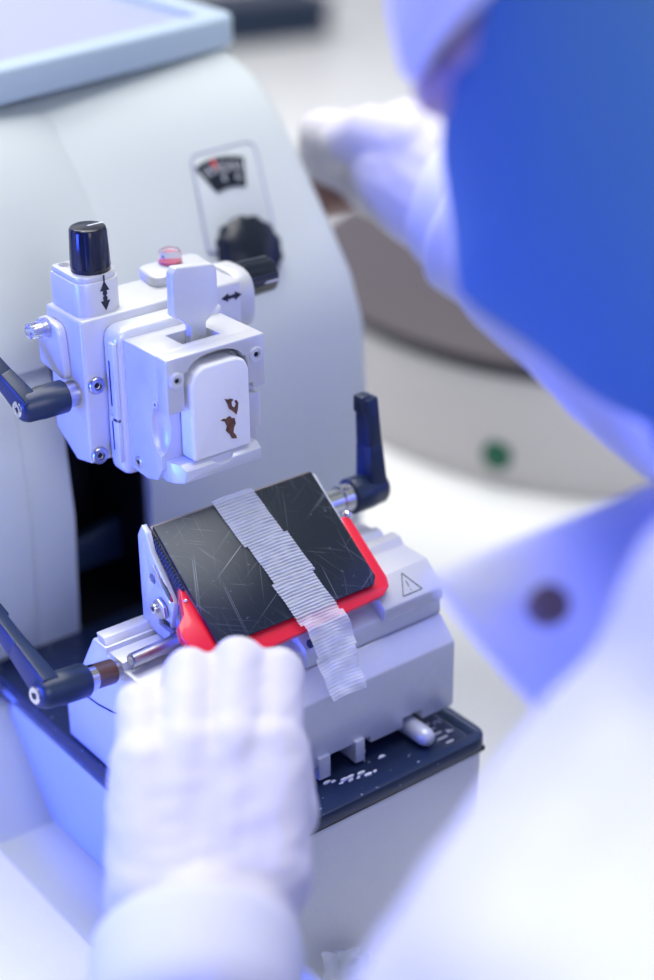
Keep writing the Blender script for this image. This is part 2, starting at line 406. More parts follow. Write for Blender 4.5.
# ================================================================ lever builder
def screw(parent, c, n, r, name='socket_screw', mat_='steel', h=1.6):
    n = Vector(n).normalized(); c = Vector(c)
    o = obj(name, B().lathe(c-n*.3, n, [(0,r*.9),(h*.2,r),(h*.8,r),(h,r*.9),(h,r*.5),(h*.55,r*.46),(h*.5,.01)], 28), M[mat_], parent)
    obj('hex_socket', B().lathe(c+n*(h*.45-.3), n, [(0,r*.34),(.35,r*.34)], 6), M['black'], o)
    return o
def lever(parent, p0, p1, collars, hub_r, arm_pts, tip, name='clamping_lever'):
    """p0 start of collars, p1 outer end of the hub, arm_pts (start, end) of the arm"""
    p0, p1 = Vector(p0), Vector(p1); ax = (p1-p0).normalized(); L = (p1-p0).length
    cl = sum(c[0] for c in collars)
    b = B(); h = L-cl
    b.lathe(p0+ax*cl, ax, [(0,hub_r*.94),(.8,hub_r),(h*.55,hub_r),(h*.57,hub_r*.97),(h*.85,hub_r*.93),(h*.97,hub_r*.75),(h,hub_r*.6)], 32)
    a0, a1_ = Vector(arm_pts[0]), Vector(arm_pts[1])
    d = (a1_-a0).normalized(); side = ax.cross(d).normalized(); out = d.cross(side).normalized()
    if out.dot(ax) < 0: out = -out
    def ring(c, w, t): return [c-side*w-out*t, c+side*w-out*t, c+side*w+out*t, c-side*w+out*t]
    k1 = a0+(a1_-a0)*.5
    b.hexa(ring(a0-d*3, hub_r*.82, hub_r*.55)+ring(k1, hub_r*.62, hub_r*.45))
    b.hexa(ring(k1-d*1, hub_r*.62, hub_r*.45)+ring(a1_, hub_r*.5, hub_r*.42))
    b.hexa(ring(a1_-d*7-out*1.6, hub_r*.5, hub_r*.4)+ring(a1_+d*1.5-out*2.2, hub_r*.38, hub_r*.35))
    o = obj(name, b, M['navy'], parent, bev=1.0, seg=3, ang=50)
    t = 0
    for (ln, r, m) in collars:
        obj('collar', B().cyl(p0+ax*t, p0+ax*(t+ln+.3), r, r, 28, c=.3), M[m], o); t += ln
    if tip: screw(o, p1-ax*.4, ax, hub_r*.5, 'cap_screw', 'chrome')
    return o

# ================================================================ SPECIMEN CLAMP
sp = thing('specimen_clamp', (40, 50, 6), 'white aluminium specimen clamp with two adjusting knobs, gripping the wax block', 'clamp')
prof = [(73,74.5),(44.5,74.5),(44.5,11),(57,8.5),(73,19)]
hd = obj('head_block', B().prism(prof, 'x', -1, 78), M['alu_white'], sp, bev=1.4, seg=3)
obj('end_cap', B().prism(rounded([(46,50),(72,50),(72,76),(46,76)], [8,8,9,11], 6), 'x', 77, 86.5), M['alu_white'], sp, bev=1.6, seg=3)
kb = rounded([(0.5,46.5),(22,46.5),(23,72),(1.5,72)], [7,10,9,2], 6)
kbo = obj('knob_base', B().prism(kb, 'z', 74, 88.5), M['alu_white'], sp, bev=.6)
kb2 = rounded([(1.2,47.2),(21.4,47.2),(22.4,71.4),(2.1,71.4)], [7,10,9,2], 6)
obj('base_cover', B().prism(kb2, 'z', 88.4, 91), M['alu_white'], kbo, bev=.5)
obj('cover_screw', B().cyl((6,67.5,90.8),(6,67.5,91.3),2.2), M['steel'], kbo)
rr = [8.1+(.25 if i % 6 < 4 else -.35) for i in range(60)]
k1 = obj('height_knob', B().lathe((12,56,91),(0,0,1),[(0,8.0),(2,8.3),(2.1,rr),(17,[x*.92 for x in rr]),(18,7.2),(18.3,6.6)],60), M['black_gloss'], sp, ang=50)
obj('pointer_line', B().box(12,19.2,55.6,56.4,109.1,109.5), M['white_mark'], k1)
obj('pointer_line', B().hexa(((19.6,52.6,93),(20.3,53.2,93),(20.3,53.9,93),(19.6,53.9,93),(18.9,52.8,108),(19.6,53.4,108),(19.6,54,108),(18.9,54,108))), M['white_mark'], k1)
def arrows(cx, cz, y, L, w, axis):
    """double-headed arrow outline in (along, across)"""
    p = [(-L,0),(-L*.35,w),(-L*.35,w*.35),(-L*.12,w*.5),(0,w*.2),(L*.12,w*.5),(L*.35,w*.35),(L*.35,w),(L,0)]
    p = p+[(a, -b) for a, b in p[1:-1]][::-1]
    return [(cx+(a if axis == 'x' else b), cz+(b if axis == 'x' else a)) for a, b in p]
obj('arrow_mark', B().prism(arrows(12.3, 82.3, 0, 6.3, 2.1, 'z'), 'y', 46.2, 46.6), M['print'], kbo)
obj('arrow_mark', B().box(12.0,12.6,46.2,46.6,88.2,91), M['print'], kbo)
# side knob
k2 = obj('side_knob', B().lathe((86,60,67.5),(1,0,0),[(0,8.2),(1.5,8.4),(2,[8.2+(.2 if i % 6 < 4 else -.3) for i in range(60)]),(17,[7.7+(.2 if i % 6 < 4 else -.3) for i in range(60)]),(18,7)],60), M['black_gloss'], sp, ang=50)
obj('pointer_line', B().box(87,103,51.9,52.5,66.5,67.3), M['white_mark'], k2)
obj('arrow_mark', B().prism(arrows(72.6, 68.2, 0, 5.2, 1.9, 'x'), 'y', 44.2, 44.7), M['print'], hd)
# oblong pad with level glass
obj('level_pad', B().prism(rounded([(43,58),(73,58),(76,77),(46,77)], 5, 5), 'z', 74, 79), M['alu_white'], sp, bev=1.2, seg=3)
lg = obj('level_glass', B().lathe((59.5,71,78.8),(0,0,1),[(0,5),(.6,5.2),(5.5,4.8),(6.5,4.2)],28), M['clear'], sp)
obj('level_bubble', B().lathe((59.5,71,79),(0,0,1),[(0,3.6),(1.2,3.6)],20), M['red_dot'], lg)
# left flank: pad with clear screw
obj('side_pad', B().prism(rounded([(55,46),(75,49),(75,70),(57,70)], [3,3,5,6], 5), 'x', -5, -.8), M['alu_white'], sp, bev=1.1, seg=3)
cs = obj('clear_screw', B().lathe((-4.8,66,67),(-1,0,0),[(0,4.2),(3,4.2),(3.2,[3.6,3.2]*8),(8.5,[3.6,3.2]*8),(9,2.6),(9,1.4),(7,1.2)],16), M['clear'], sp, ang=20)
obj('screw_core', B().lathe((-4.8,66,67),(-1,0,0),[(0,1.6),(6.5,1.3)],12), M['steel'], cs)
lever(sp, (-.8,54,40.5), (-27.5,54,40.5), [(5,5.4,'steel')], 7.0, ((-23.5,55,42),(-31,76,60.5)), True)
screw(sp, (3.6,44.5,46), (0,-1,0), 3.7, h=2.4)
screw(sp, (2.6,44.5,14.5), (0,-1,0), 3.7, h=2.4)
# dovetail slide plate
slp = rounded([(8.2,6.3),(61,6.3),(61,71.5),(8.2,71.5)], [5,4,4,7], 5)
sd = obj('slide_plate', B().prism(slp, 'y', 33.2, 44.6), M['alu'], sp, bev=2.6, seg=3)
obj('dovetail_key', B().box(6.9,8.6,34,38,31,66), M['alu'], sd, bev=.4)
obj('dovetail_key', B().box(6.9,8.6,34,41,13,33), M['alu'], sd, bev=.4)
obj('dovetail_slot', B().box(6.75,7,37.4,38.2,38,58), M['black'], sd)
obj('dovetail_slot', B().box(6.75,7,37.8,38.6,18,31), M['black'], sd)
# clamp body behind the block
bprof = [(33.3,67.5),(9,68),(9,18),(13,12),(21,9.8),(33.3,10.5)]
cb = obj('clamp_body', B().prism(bprof, 'x', 11.5, 59), M['alu_white'], sp, bev=.9, seg=3,
    cut=[B().box(27, 45, 13, 26, 55, 75), B().sphere((11.5,8,36),1,(5.5,7,12)), B().box(22, 48.5, 5, 12, 21, 66.2)])
ujp = [(11.5,44.6),(19.6,44.6),(19.6,58),(20.5,61)]+[(35+13.2*math.cos(PI-PI*i/12), 60.5+5.9*math.sin(PI*i/12)) for i in range(13)]+[(49.5,61),(50.4,58),(50.4,48),(53,48),(53,45.5),(59,45.5),(59,68.2),(11.5,68.2)]
uj = obj('upper_jaw', B().prism(ujp, 'y', 1.8, 9.2), M['alu_white'], sp, bev=.6)
screw(uj, (15.9,1.9,58.8), (0,-1,0), 3.3, 'jaw_screw', 'alu')
screw(uj, (54.3,1.9,60.2), (0,-1,0), 3.3, 'jaw_screw', 'alu')
ljp = [(13,21.8),(1.5,21.8),(-1.5,19.5),(-1.5,14.8),(9,12.5),(14,13.5)]
lj = obj('lower_jaw', B().prism(ljp, 'x', 13.5, 53.5), M['alu'], sp, bev=.7, cut=[B().cyl((35,-4,24.5),(35,.5,24.5),6.5,6.5,32), B().hexa(((10,-6,10),(16.5,-6,10),(11,8,10),(10,8,10),(10,-6,25),(20,-6,25),(13,8,25),(10,8,25)))])
obj('cheek', B().prism([(51.5,24),(59,26),(59,41),(51.5,43)], 'y', 5, 9.5), M['alu_white'], sp, bev=1.5)
screw(sp, (11.5,11,46.5), (-1,0,0), 1.6, 'set_screw', 'alu', h=.8)
screw(sp, (11.5,27,15), (-1,0,0), 2.6, 'set_screw', 'steel', h=.8)
# release tab
tabp = [(27.6,95.2),(29.5,97.6),(47.5,95.2),(49.2,93.2),(49.4,77.5),(46.5,74),(43.2,71.5),(42.6,56.5),(35.2,56.5),(35.2,71),(31,75),(27.3,77)]
obj('release_tab', B().prism(tabp, 'y', 19.5, 24), M['alu'], sp, bev=.8, seg=3)

# ================================================================ PARAFFIN BLOCK
pb = thing('paraffin_block', (35, 5, 21), 'white paraffin block with two brown tissue spots, held in the clamp', 'wax block')
blp = [(21,22.2),(49.4,22.2),(49.4,56),(47.5,60.5),(43,62.2),(27.5,62.2),(23.5,60),(21.2,55)]
blp = rounded(blp, [1.5,1.5,4,4,5,5,4,4], 4)
obj('wax', B().prism(blp, 'y', -.6, 8.6), M['wax'], pb, bev=1.6, seg=4)
obj('cassette', B().box(22.3,48.2,8.4,11.8,22.4,61), M['cassette'], pb, bev=.6)
def tissue(pts):
    return B().prism([(x-3.6, z-4.6) for x, z in pts], 'y', -.95, -.3)
t1 = [(40.4,50.6),(41.6,48.2),(42.4,45.6),(44.2,44.0),(45.8,42.2),(46.6,44.4),(46.9,47.2),(46.1,48.6),(45.2,48.4),(45.9,46.8),(45.0,45.4),(43.8,46.6),(43.6,48.4),(44.6,49.2),(43.4,49.9),(41.8,49.9)]
t2 = [(38.2,41.6),(40,40.7),(41.0,38.4),(40.4,36.4),(42.2,34.4),(43.2,32.2),(45.6,31.7),(45.2,33.2),(44.0,34.8),(44.4,37),(45.3,38.4),(44.8,40.9),(43.6,41.2),(42.6,42.4),(41.4,42.1),(40.8,41.6),(39.6,42.1)]
obj('tissue_section', tissue(t1), M['tissue'], pb)
obj('tissue_section', tissue(t2), M['tissue'], pb)

# ================================================================ KNIFE HOLDER
kh = thing('knife_holder', (43, -15, -110), 'grey metal knife holder with black pressure plate and red finger guard', 'knife holder')
core = [(36,-109),(36,-92),(8,-46.5),(-2,-46.5),(-2,-50),(-4.5,-50),(-4.5,-47),(-15,-47),(-15,-51),(-42,-51),(-45.5,-53),(-45.5,-104),(-30,-109)]
obj('base_block', B().prism(core, 'x', -27, 113), M['alu'], kh, bev=.9,
    cut=[B().prism([(-60,-35),(-22,-35),(-22,-47.3),(-60,-58)], 'x', -30, -6)])
# circular clearance-angle line on the left flank
arc = [(-27.1, 16.5-30*math.sin(t*1.0)+2, -78-2+6*t) for t in [i/10 for i in range(0)]]
obj('angle_segment_line', B().tube([(-27,20,-80),(-27,8,-79),(-27,-4,-76.5),(-27,-14,-73),(-27,-24,-68)], .45, 6), M['print'], kh)
obj('front_block', B().prism([(-58.5,-70),(-49,-60.5),(-45.2,-60.5),(-45.2,-103),(-58.5,-103)], 'x', -24, 113), M['alu'], kh, bev=.8,
    cut=[B().box(42,66,-62,-40,-106,-99.5), B().box(84,95,-62,-40,-106,-98)])
obj('slide_jaw', B().box(56.5,61.5,-60.2,-44,-108.5,-97.5), M['alu'], kh, bev=.4)
obj('slide_jaw', B().box(37,43,-60.2,-44,-108.5,-97.5), M['alu'], kh, bev=.4)
obj('front_ledge', B().prism([(-48.5,-53.5),(-48,-51.5),(-38,-44.5),(-38,-60),(-48.5,-60)], 'x', 40, 113), M['alu'], kh, bev=.5)
obj('locking_pin', B().lathe((89.5,-46,-105.3),(0,-1,0),[(0,4.3),(20,4.3),(22,3.9),(24,2.8),(24.8,1)],28), M['alu'], kh, ang=60)
obj('slide_rod', B().lathe((-25,-18,-45.5),(1,.06,0),[(0,2.6),(.6,3.1),(30,3.1)],24), M['steel'], kh)
obj('top_rail', B().prism([(5,-46.5),(7,-43.5),(1,-43.5),(-1,-46.5)], 'x', -26, -3), M['alu'], kh, bev=.4)
# right shoulder with the warning sign
sh = obj('right_shoulder', B().prism([(-50.5,-46),(-39,-37),(-24,-37),(-21,-33.8),(-16,-33.8),(-14,-38),(7,-38.5),(7,-52),(-50.5,-52)], 'x', 80, 113), M['alu_white'], kh, bev=.7)
obj('step_rib', B().prism([(-12,-39),(-9,-35.5),(-5,-35.5),(-3,-39)], 'x', 82, 112), M['alu'], kh, bev=.6)
tu = Vector((1,0,0)); tv = Vector((0,11.5,9)).normalized(); to = Vector((97,-45,-41.7))
def tp(a, b): return to+tu*a+tv*b
T = [(-5.3,-4.4),(5.2,-4.4),(.2,5.4)]
wb = B()
for (p, q) in zip(T, T[1:]+T[:1]): wb.tube([tp(*p), tp(*q)], .24, 6)
wb.tube([tp(0,1.6), tp(0,-1.4)], .22, 6); wb.tube([tp(0,-2.6), tp(0,-3.1)], .26, 6)
obj('warning_sign', wb, M['print_grey'], kh)
# knife support wedge and its side hardware
wedge = [(-.6,-1.6),(1.2,-2.2),(5,-5.4),(5,-46.4),(-14,-46.4),(-20.5,-17.4)]
ks = obj('knife_support', B().prism(wedge, 'x', .2, 82), M['alu'], kh, bev=.5)
spp = [(1.5,1.2),(5,-4.6),(5,-46.4),(-14,-46.4),(-20,-26),(-4.5,-8.5),(-2,-1.5)]
spl = obj('side_plate', B().prism(spp, 'x', -4.4, -1.9), M['alu'], ks, bev=.4,
    cut=[B().cyl((-8,-4.2,-21.2),(2,-4.2,-21.2),2.3,2.3,24), B().box(-8,2,-16,-7,-41.5,-36.5)])
obj('support_bed', B().prism([(-18,-15.6),(-18,-46.4),(-32,-46.4),(-35,-40),(-43.6,-35)], 'x', 1.5, 78.5), M['alu'], ks, bev=.4)
obj('side_clip', B().prism(rounded([(-6,-31),(-10,-26.5),(-15,-28.5),(-16.5,-33.5),(-11,-36.5),(-7.5,-35)], 1.5, 4), 'x', -6.6, -5), M['steel'], ks, bev=.5)
screw(ks, (-6.5,-9.5,-31.5), (-1,0,0), 2.2, 'clip_screw', 'chrome', h=2)
obj('spring_strip', B().hexa(((-6,-9,-15.5),(-4,-9,-15.5),(-4,-7,-13.2),(-6,-7,-13.2),(-6,-19.5,-25),(-4,-19.5,-25),(-4,-17.5,-22.5),(-6,-17.5,-22.5))), M['chrome'], ks, bev=.3)
ts = B()
sl = Vector((0,-math.cos(math.radians(37)),-math.sin(math.radians(37)))); nn = Vector((0,-math.sin(math.radians(37)),math.cos(math.radians(37))))
for k in range(18):
    c = Vector((-1.2,0,0))+sl*(2.5+k*1.55)-nn*5; ts.caps(c, c+nn*3.2, .85, .85)
obj('toothed_rack', ts, M['navy'], ks)
# plane of the plate: s along the slope, x across, a along the normal
def slope(poly, a0, a1):
    b = B(); b.prism(poly, None, a0, a1, origin=(0,0,0), u=(1,0,0), v=tuple(-sl)); return b
plp = [(0,-.4),(80,-.4),(80.6,-54.5),(77.6,-57.6),(1.4,-57.6),(-.4,-55.5)]
obj('pressure_plate', slope(plp, -1.3, .2), M['plate'], kh, bev=.25)
obj('microtome_blade', slope([(-.5,.7),(80.5,.7),(80.5,-6),(-.5,-6)], -1.75, -1.35), M['blade'], kh)
gd = [(-1.5,-27),(-4,-33),(-6,-39),(-11,-43),(-12,-48),(-10,-54),(-8,-59),(-3,-65),(2,-65.5),(74,-63),(81,-62.6),(85.6,-60),(87,-56),(86.6,-26),(85.5,-24),(81.3,-24),(81.3,-54),(78.5,-56.8),(3,-56.8),(1,-54),(-.6,-27)]
obj('finger_guard', slope(gd, -6.2, -2.2), M['red'], kh, bev=1.2, seg=3)
obj('guard_screw', B().sphere(Vector((86.5,0,0))+sl*23.5-nn*3, 2.2), M['chrome'], kh)
obj('guard_screw', B().sphere(Vector((-2.5,0,0))+sl*34-nn*2, .9), M['chrome'], kh)
obj('front_catch', B().cyl((40,-50.5,-47),(44,-50.5,-47),1.8), M['navy'], kh)
obj('pivot_shaft', B().cyl((82,2,-20.5),(100,2,-20.5),5.6,5.6,28,c=.4), M['chrome'], kh)
lever(kh, (97,2,-20.5), (122,2,-20.5), [(5,6.6,'chrome')], 8.2, ((115.5,2,-19),(113.5,3.5,24.5)), False)
obj('lever_shaft', B().cyl((-33,-12.3,-50.6),(-20,-11,-52.3),3.5), M['steel'], kh)
lever(kh, (-30.5,-12,-51), (-67,-16.5,-45), [(9.5,5.2,'bronze'),(4,5.4,'chrome')], 7.0, ((-61.5,-13.5,-43.5),(-62,27,-29)), True)

# ================================================================ WAX RIBBON (string of cut sections lying over the plate)
rb = thing('section_ribbon', (43, -25, -20), 'translucent wrinkled wax ribbon lying down the black plate', 'wax ribbon')
def path_pt(s, xo):
    """ribbon centre line: down the plate then drooping over the front ledge"""
    if s < 59:
        p = Vector((0,0,0))+sl*s+nn*1.0
    else:
        t = s-59; p = sl*59+nn*1.0+Vector((0,-.50*t,-.86*t))
    return p
S0, S1 = -1.6, 96.0
secs = [S0, 22, 41.5, 62, 78, S1]
rnd = random.Random(3)
for i in range(5):
    b = B(); nu, nv = 26, 90
    s0, s1 = secs[i], secs[i+1]+.5
    g = []
    for j in range(nv+1):
        s = s0+(s1-s0)*j/nv; row = []
        cx = 39.6+ max(0, min(s, 60))*.118 + (1.0 if i % 2 else -.4) + max(0, s-60)*.03
        wdt = 10.2+.35*noise.noise(Vector((s*.13, 3.1, i))) - max(0, s-70)*.05
        for k in range(nu+1):
            u = -1+2*k/nu; x = cx+u*wdt
            p = path_pt(s+.35*u*u+(.3*noise.noise(Vector((x*.15, s*.2, 5)))), 0); p.x = x+.10*noise.noise(Vector((s*.9, u*2, i)))
            rip = (.24 if s < 62 else .05)*(1+1.3*noise.noise(Vector((x*.3, s*.3, 4.))))*math.sin(s*4.3+2.2*noise.noise(Vector((x*.07, s*.05, 1.))) + .35*noise.noise(Vector((x*.4, s*.3, 9))))
            lift = .25*noise.noise(Vector((x*.12, s*.1, 2.)))
            if s > 60: lift += min(1, (s-60)/6)*(1.5*noise.noise(Vector((x*.16, s*.13, 7.)))+2.6)
            p = p+nn*(rip+lift+.1*(i % 2))
            row.append(b.bm.verts.new(p))
        g.append(row)
    for j in range(nv):
        for k in range(nu): b.face((g[j][k], g[j][k+1], g[j+1][k+1], g[j+1][k]))
    obj('wax_section', b, M['film'], rb, allsmooth=True)

# wax shavings on the base plate
chips = [(50,-70),(52,-69),(54,-71),(55.5,-69),(58,-71.5),(60,-70),(62.5,-72.5),(48,-67),(45,-66),(66,-72.5),(38,-60),(75,-66),(70,-58.5)]
chips = [(x-5.5, y+4.5) for x, y in chips]
for i, (x, y) in enumerate(chips):
    b = B(); r = rnd.uniform(.6, 1.5); n = 7
    ps = [(x+r*rnd.uniform(.6,1.3)*math.cos(2*PI*k/n)*1.5, y+r*rnd.uniform(.5,1.1)*math.sin(2*PI*k/n)*.7) for k in range(n)]
    b.prism(ps, 'z', -110, -110+rnd.uniform(.4,.9))
    o = obj('wax_shaving', b, M['wax_chip'], None, loc=(x, y, -110))
    tag(o, 'tiny white wax shaving on the dark blue base plate in front of the knife holder', 'wax shaving', 'wax shavings on the base plate')

# crumpled waste ribbon at the foot of the base
cr = B()
for k in range(5):
    ox, oy, oz = 16+k*4.5+rnd.uniform(-2,2), -80-rnd.uniform(2,9), -186-k*5+rnd.uniform(-3,3)
    g = []
    for j in range(9):
        g.append([cr.bm.verts.new(Vector((ox+i*2.2+2*noise.noise(Vector((i*.4,j*.5,k))), oy-3*noise.noise(Vector((i*.5,j*.4,k+3.)))-2*abs(noise.noise(Vector((i*.3,j*.3,k)))), oz+j*1.9-i*.8))) for i in range(9)])
    for j in range(8):
        for i in range(8): cr.face((g[j][i], g[j][i+1], g[j+1][i+1], g[j+1][i]))
tag(obj('waste_section', cr, M['film'], None, loc=(25,-85,ZB+.5), allsmooth=True), 'crumpled clear wax scrap against the grey base casing by the glove', 'wax scrap')

# ================================================================ BACKGROUND
hp = thing('slide_hotplate', (470, 300, ZB), 'cream slide hotplate with dark grey top and green switch, behind the operator', 'hotplate')
HC = (655, 345)
obj('hotplate_body', B().lathe((*HC, ZB),(0,0,1),[(0,244),(3,247),(82,251),(87,250)],96), M['hot'], hp, ang=50)
ht = obj('hotplate_top', B().lathe((*HC, ZB+87),(0,0,1),[(0,250),(5,252),(9,251),(10,241),(10.5,240)],96), M['hot_top'], hp, ang=40)
obj('hotplate_rim', B().lathe((*HC, ZB+85),(0,0,1),[(0,251.5),(2.5,253),(7,252.6),(7.2,249)],96), M['black_gloss'], hp)
ga = math.radians(203)
obj('switch', B().lathe((HC[0]+246*math.cos(ga), HC[1]+246*math.sin(ga), ZB+24),(math.cos(ga),math.sin(ga),0),[(0,11),(4,11),(6,9)],20), M['green'], hp, bev=1.5)
bx = thing('instrument_case', (970, 1570, ZB), 'long black case at the far edge of the bench', 'case')
obj('case_body', B().hexa(((700,1590,ZB),(1230,1470,ZB),(1255,1590,ZB),(740,1690,ZB),(700,1590,ZB+40),(1230,1470,ZB+40),(1255,1590,ZB+40),(740,1690,ZB+40))), M['navy'], bx, bev=6)
obj('case_lid', B().hexa(((695,1585,ZB+40),(1235,1465,ZB+40),(1260,1595,ZB+40),(735,1695,ZB+40),(695,1585,ZB+60),(1235,1465,ZB+60),(1260,1595,ZB+60),(735,1695,ZB+60))), M['navy'], bx, bev=6)

# ================================================================ PERSON
pe = thing('person', (150, -640, -1115), 'person in white coat, cap, blue mask and white gloves leaning over the microtome', 'person')
Hc = Vector((62,-221,214)); Fv = Vector((-.38,.76,-.52)).normalized(); Uv = Vector((-.1,.53,.84)); Uv = (Uv-Fv*Uv.dot(Fv)).normalized(); Rv = Fv.cross(Uv)
HB = Matrix((Rv, Fv, Uv)).transposed()
def h(r, f, u): return Hc+HB @ Vector((r, f, u))*.95
def head_shapes(b):
    b.sphere(h(0,-12,20), 1, (74*.95, 92*.95, 88*.95), 28, 20, HB)
    b.sphere(h(0,16,-35), 1, (56*.95, 58*.95, 60*.95), 24, 16, HB)
    b.caps(h(0,46,-80), h(0,40,-78), 16, 19)                 # chin
    b.caps(h(0,82,20), h(0,88,-10), 7, 8); b.sphere(h(-7,85,-12), 6); b.sphere(h(7,85,-12), 6)
    for sx in (-1, 1):
        b.caps(h(sx*18,80,32), h(sx*40,70,30), 8, 7)         # brow
        b.caps(h(sx*34,57,-8), h(sx*48,40,-10), 14, 14)      # cheek bone
        b.sphere(h(sx*72,-8,-4), 1, (7, 18, 28), 16, 12, HB) # ear
    b.caps(h(-14,72,-46), h(14,72,-46), 7, 7)                # mouth
NB = Vector((92,-300,128))
SL, EL, WL = Vector((-82,-340,14)), Vector((-200,-322,-110)), Vector((-74,-142,-64))
SR, ER, WR = Vector((232,-255,62)), Vector((300,-55,-4)), Vector((256,138,70))
HIP = Vector((190,-600,-290))
fingersL = {
 'thumb': [((-50,-139,-54),11),((-27,-129,-49),10.5),((-12,-107,-46),9.5),((-2,-90,-44),8)],
 'index': [((-49,-147,-54),11),((-25,-118,-29),10.2),((-5,-94,-16),9.3),((4,-81,-38),8.6),((7,-78,-54),7.8)],
 'middle': [((-62,-140,-53),12),((-37,-109,-26),10.8),((-17,-85,-11),9.9),((-7,-72,-37),9),((-3,-69,-53),8)],
 'ring': [((-77,-132,-53),12),((-53,-102,-25),10.6),((-34,-78,-12),9.6),((-24,-66,-35),8.8),((-21,-66,-50),7.8)],
 'little': [((-85,-127,-54),11),((-67,-98,-27),9.8),((-56,-78,-17),8.6),((-46,-66,-33),7.8),((-43,-67,-44),7)]}
fingersL = {k: [((x-2, y-1, z-3.5), r*.95) for (x, y, z), r in v] for k, v in fingersL.items()}
fingersR = {
 'thumb': [((248,122,76),14),((240,128,98),12),((233,148,100),11),((228,166,92),9)],
 'index': [((250,132,80),15),((240,158,92),12.5),((232,186,90),11),((236,192,70),10),((250,186,60),9)],
 'middle': [((252,132,72),15),((250,162,86),12.5),((246,190,84),11),((248,196,62),10),((258,188,54),9)],
 'ring': [((258,130,68),14),((260,160,78),12),((260,186,76),10.5),((260,192,58),9.5),((264,184,50),8.5)],
 'little': [((262,128,64),13),((270,152,68),11),((272,172,66),9.5),((272,180,52),8.5),((274,174,46),7.5)]}
def hand(b, fingers, wrist, fore, off, wide=.8):
    for ch in fingers.values(): b.chain([(Vector(p), r) for p, r in ch], off)
    ks_ = [Vector(fingers[k][1][0]) for k in ('index', 'middle', 'ring', 'little')]
    ms_ = [Vector(fingers[k][0][0]) for k in ('index', 'middle', 'ring', 'little')]
    for a, b_ in zip(ks_, ks_[1:]): b.caps(a.lerp(ms_[0], .12), b_.lerp(ms_[0], .12), 10+off, 10+off)
    for a, b_ in zip(ms_, ms_[1:]): b.caps(a, b_, 14.5+off, 14.5+off)
    for i_ in range(3):
        b.caps(ks_[i_].lerp(ks_[i_+1], .5).lerp(ms_[i_], .18), ms_[i_].lerp(ms_[i_+1], .5), 11.5+off, 15+off)
    for a, m_ in zip(ks_, ms_): b.caps(a, m_, 12+off, 14.5+off)
    wr = Vector(wrist); mc = sum(ms_, Vector())/4
    for a, m_ in zip(ks_, ms_):
        w_ = wr+(m_-mc)*wide
        b.caps(m_, w_, 15+off, 18+off); b.caps(w_, w_.lerp(Vector(fore), .2), 18+off, 20+off)
    b.caps(mc, wr, 15+off, 18+off); b.caps(wr, wr.lerp(Vector(fore), .22), 18+off, 22+off)
bb = B()
head_shapes(bb)
for ch in fingersR: fingersR[ch] = [((x+2, y+(2 if i else 0), z-11), r*1.36) for i, ((x, y, z), r) in enumerate(fingersR[ch])]
bb.caps(h(0,-28,-60), NB, 48, 54)
bb.caps(NB, SL.lerp(NB, .15), 48, 50); bb.caps(NB, SR.lerp(NB, .15), 48, 50)
bb.chain([(SL,48),(EL,38),(WL+(EL-WL)*.1,19)]); bb.chain([(SR,48),(ER,38),(WR,25)])
hand(bb, fingersL, WL, EL, -3.8); hand(bb, fingersR, WR, ER, -2.2)
CH = NB.lerp(HIP, .42)
for sx in (-1, 1):
    ox = Vector((sx*62, sx*24, 0)); bb.chain([(NB+ox*1.3+Vector((0,0,-40)),62),(CH+ox,92),(HIP+ox*.9,96)])
    kx = HIP+Vector((sx*95, 40+sx*30, -420)); bb.chain([(HIP+ox*.9,92),(kx,62),(HIP+Vector((sx*100,-10+sx*30,-785)),42)])
    an = HIP+Vector((sx*100,-10+sx*30,-790)); bb.chain([(an,42),(an+Vector((-20,120,-2)),32)])
obj('body', bb, M['skin'], pe, remesh=4, smooth=3, cut=[B().cyl((225,196,44),(276,196,44),16,14,24)], cut_after=True)
# gloves
gl = B(); hand(gl, fingersL, WL, EL, .6, .6)
dL = (EL-WL).normalized()
gl.caps(WL+dL*8, WL+dL*24, 24, 28)
obj('glove', gl, M['glove'], pe, remesh=1.6, smooth=12, wrinkle=(.9, 16, (1.6,1.6,.45)))
gr = B(); hand(gr, fingersR, WR, ER, 0); dR = (ER-WR).normalized(); gr.caps(WR, WR+dR*60, 36, 40)
obj('glove', gr, M['glove'], pe, remesh=2.2, smooth=4, wrinkle=(1.2, 22, (1,1,1)), cut=[B().cyl((225,196,44),(276,196,44),15.5,13.5,24)], cut_after=True)
# coat: torso and sleeves as one garment
ct = B()
ct.chain([(SL,72),(EL,56),(WL+dL*70,33),(WL+dL*52,31.5)])
ct.chain([(SR,80),(ER,66),(WR+dR*80,50),(WR+dR*46,44)])
ct.caps(NB+Vector((0,0,-30)), SL, 66, 74); ct.caps(NB+Vector((0,0,-30)), SR, 66, 76)
for sx in (-1, 1):
    ox = Vector((sx*62, sx*24, 0)); ct.chain([(NB+ox*1.3+Vector((0,0,-45)),74),(CH+ox,112),(HIP+ox,118),(HIP+Vector((sx*100,10,-330)),112)])
ct.chain([(NB+Vector((-5,20,-60)),66),(CH+Vector((-20,40,0)),100)])
coat = obj('lab_coat', ct, M['fabric'], pe, remesh=4.5, smooth=8, wrinkle=(3.2, 38, (1,1,1.5)),
           )
def ringcuff(c, d, r, name):
    obj(name, B().lathe(c, d, [(1,r*.6),(0,r*.9),(-.5,r-.6),(1,r+.8),(5,r+1.2),(24,r+.6),(34,r-1),(36,r-4)], 40), M['fabric'], coat, allsmooth=True)
ringcuff(WL+dL*14+Vector((-2,1,0)), dL, 34, 'cuff'); ringcuff(WR+dR*44, dR, 45, 'cuff')
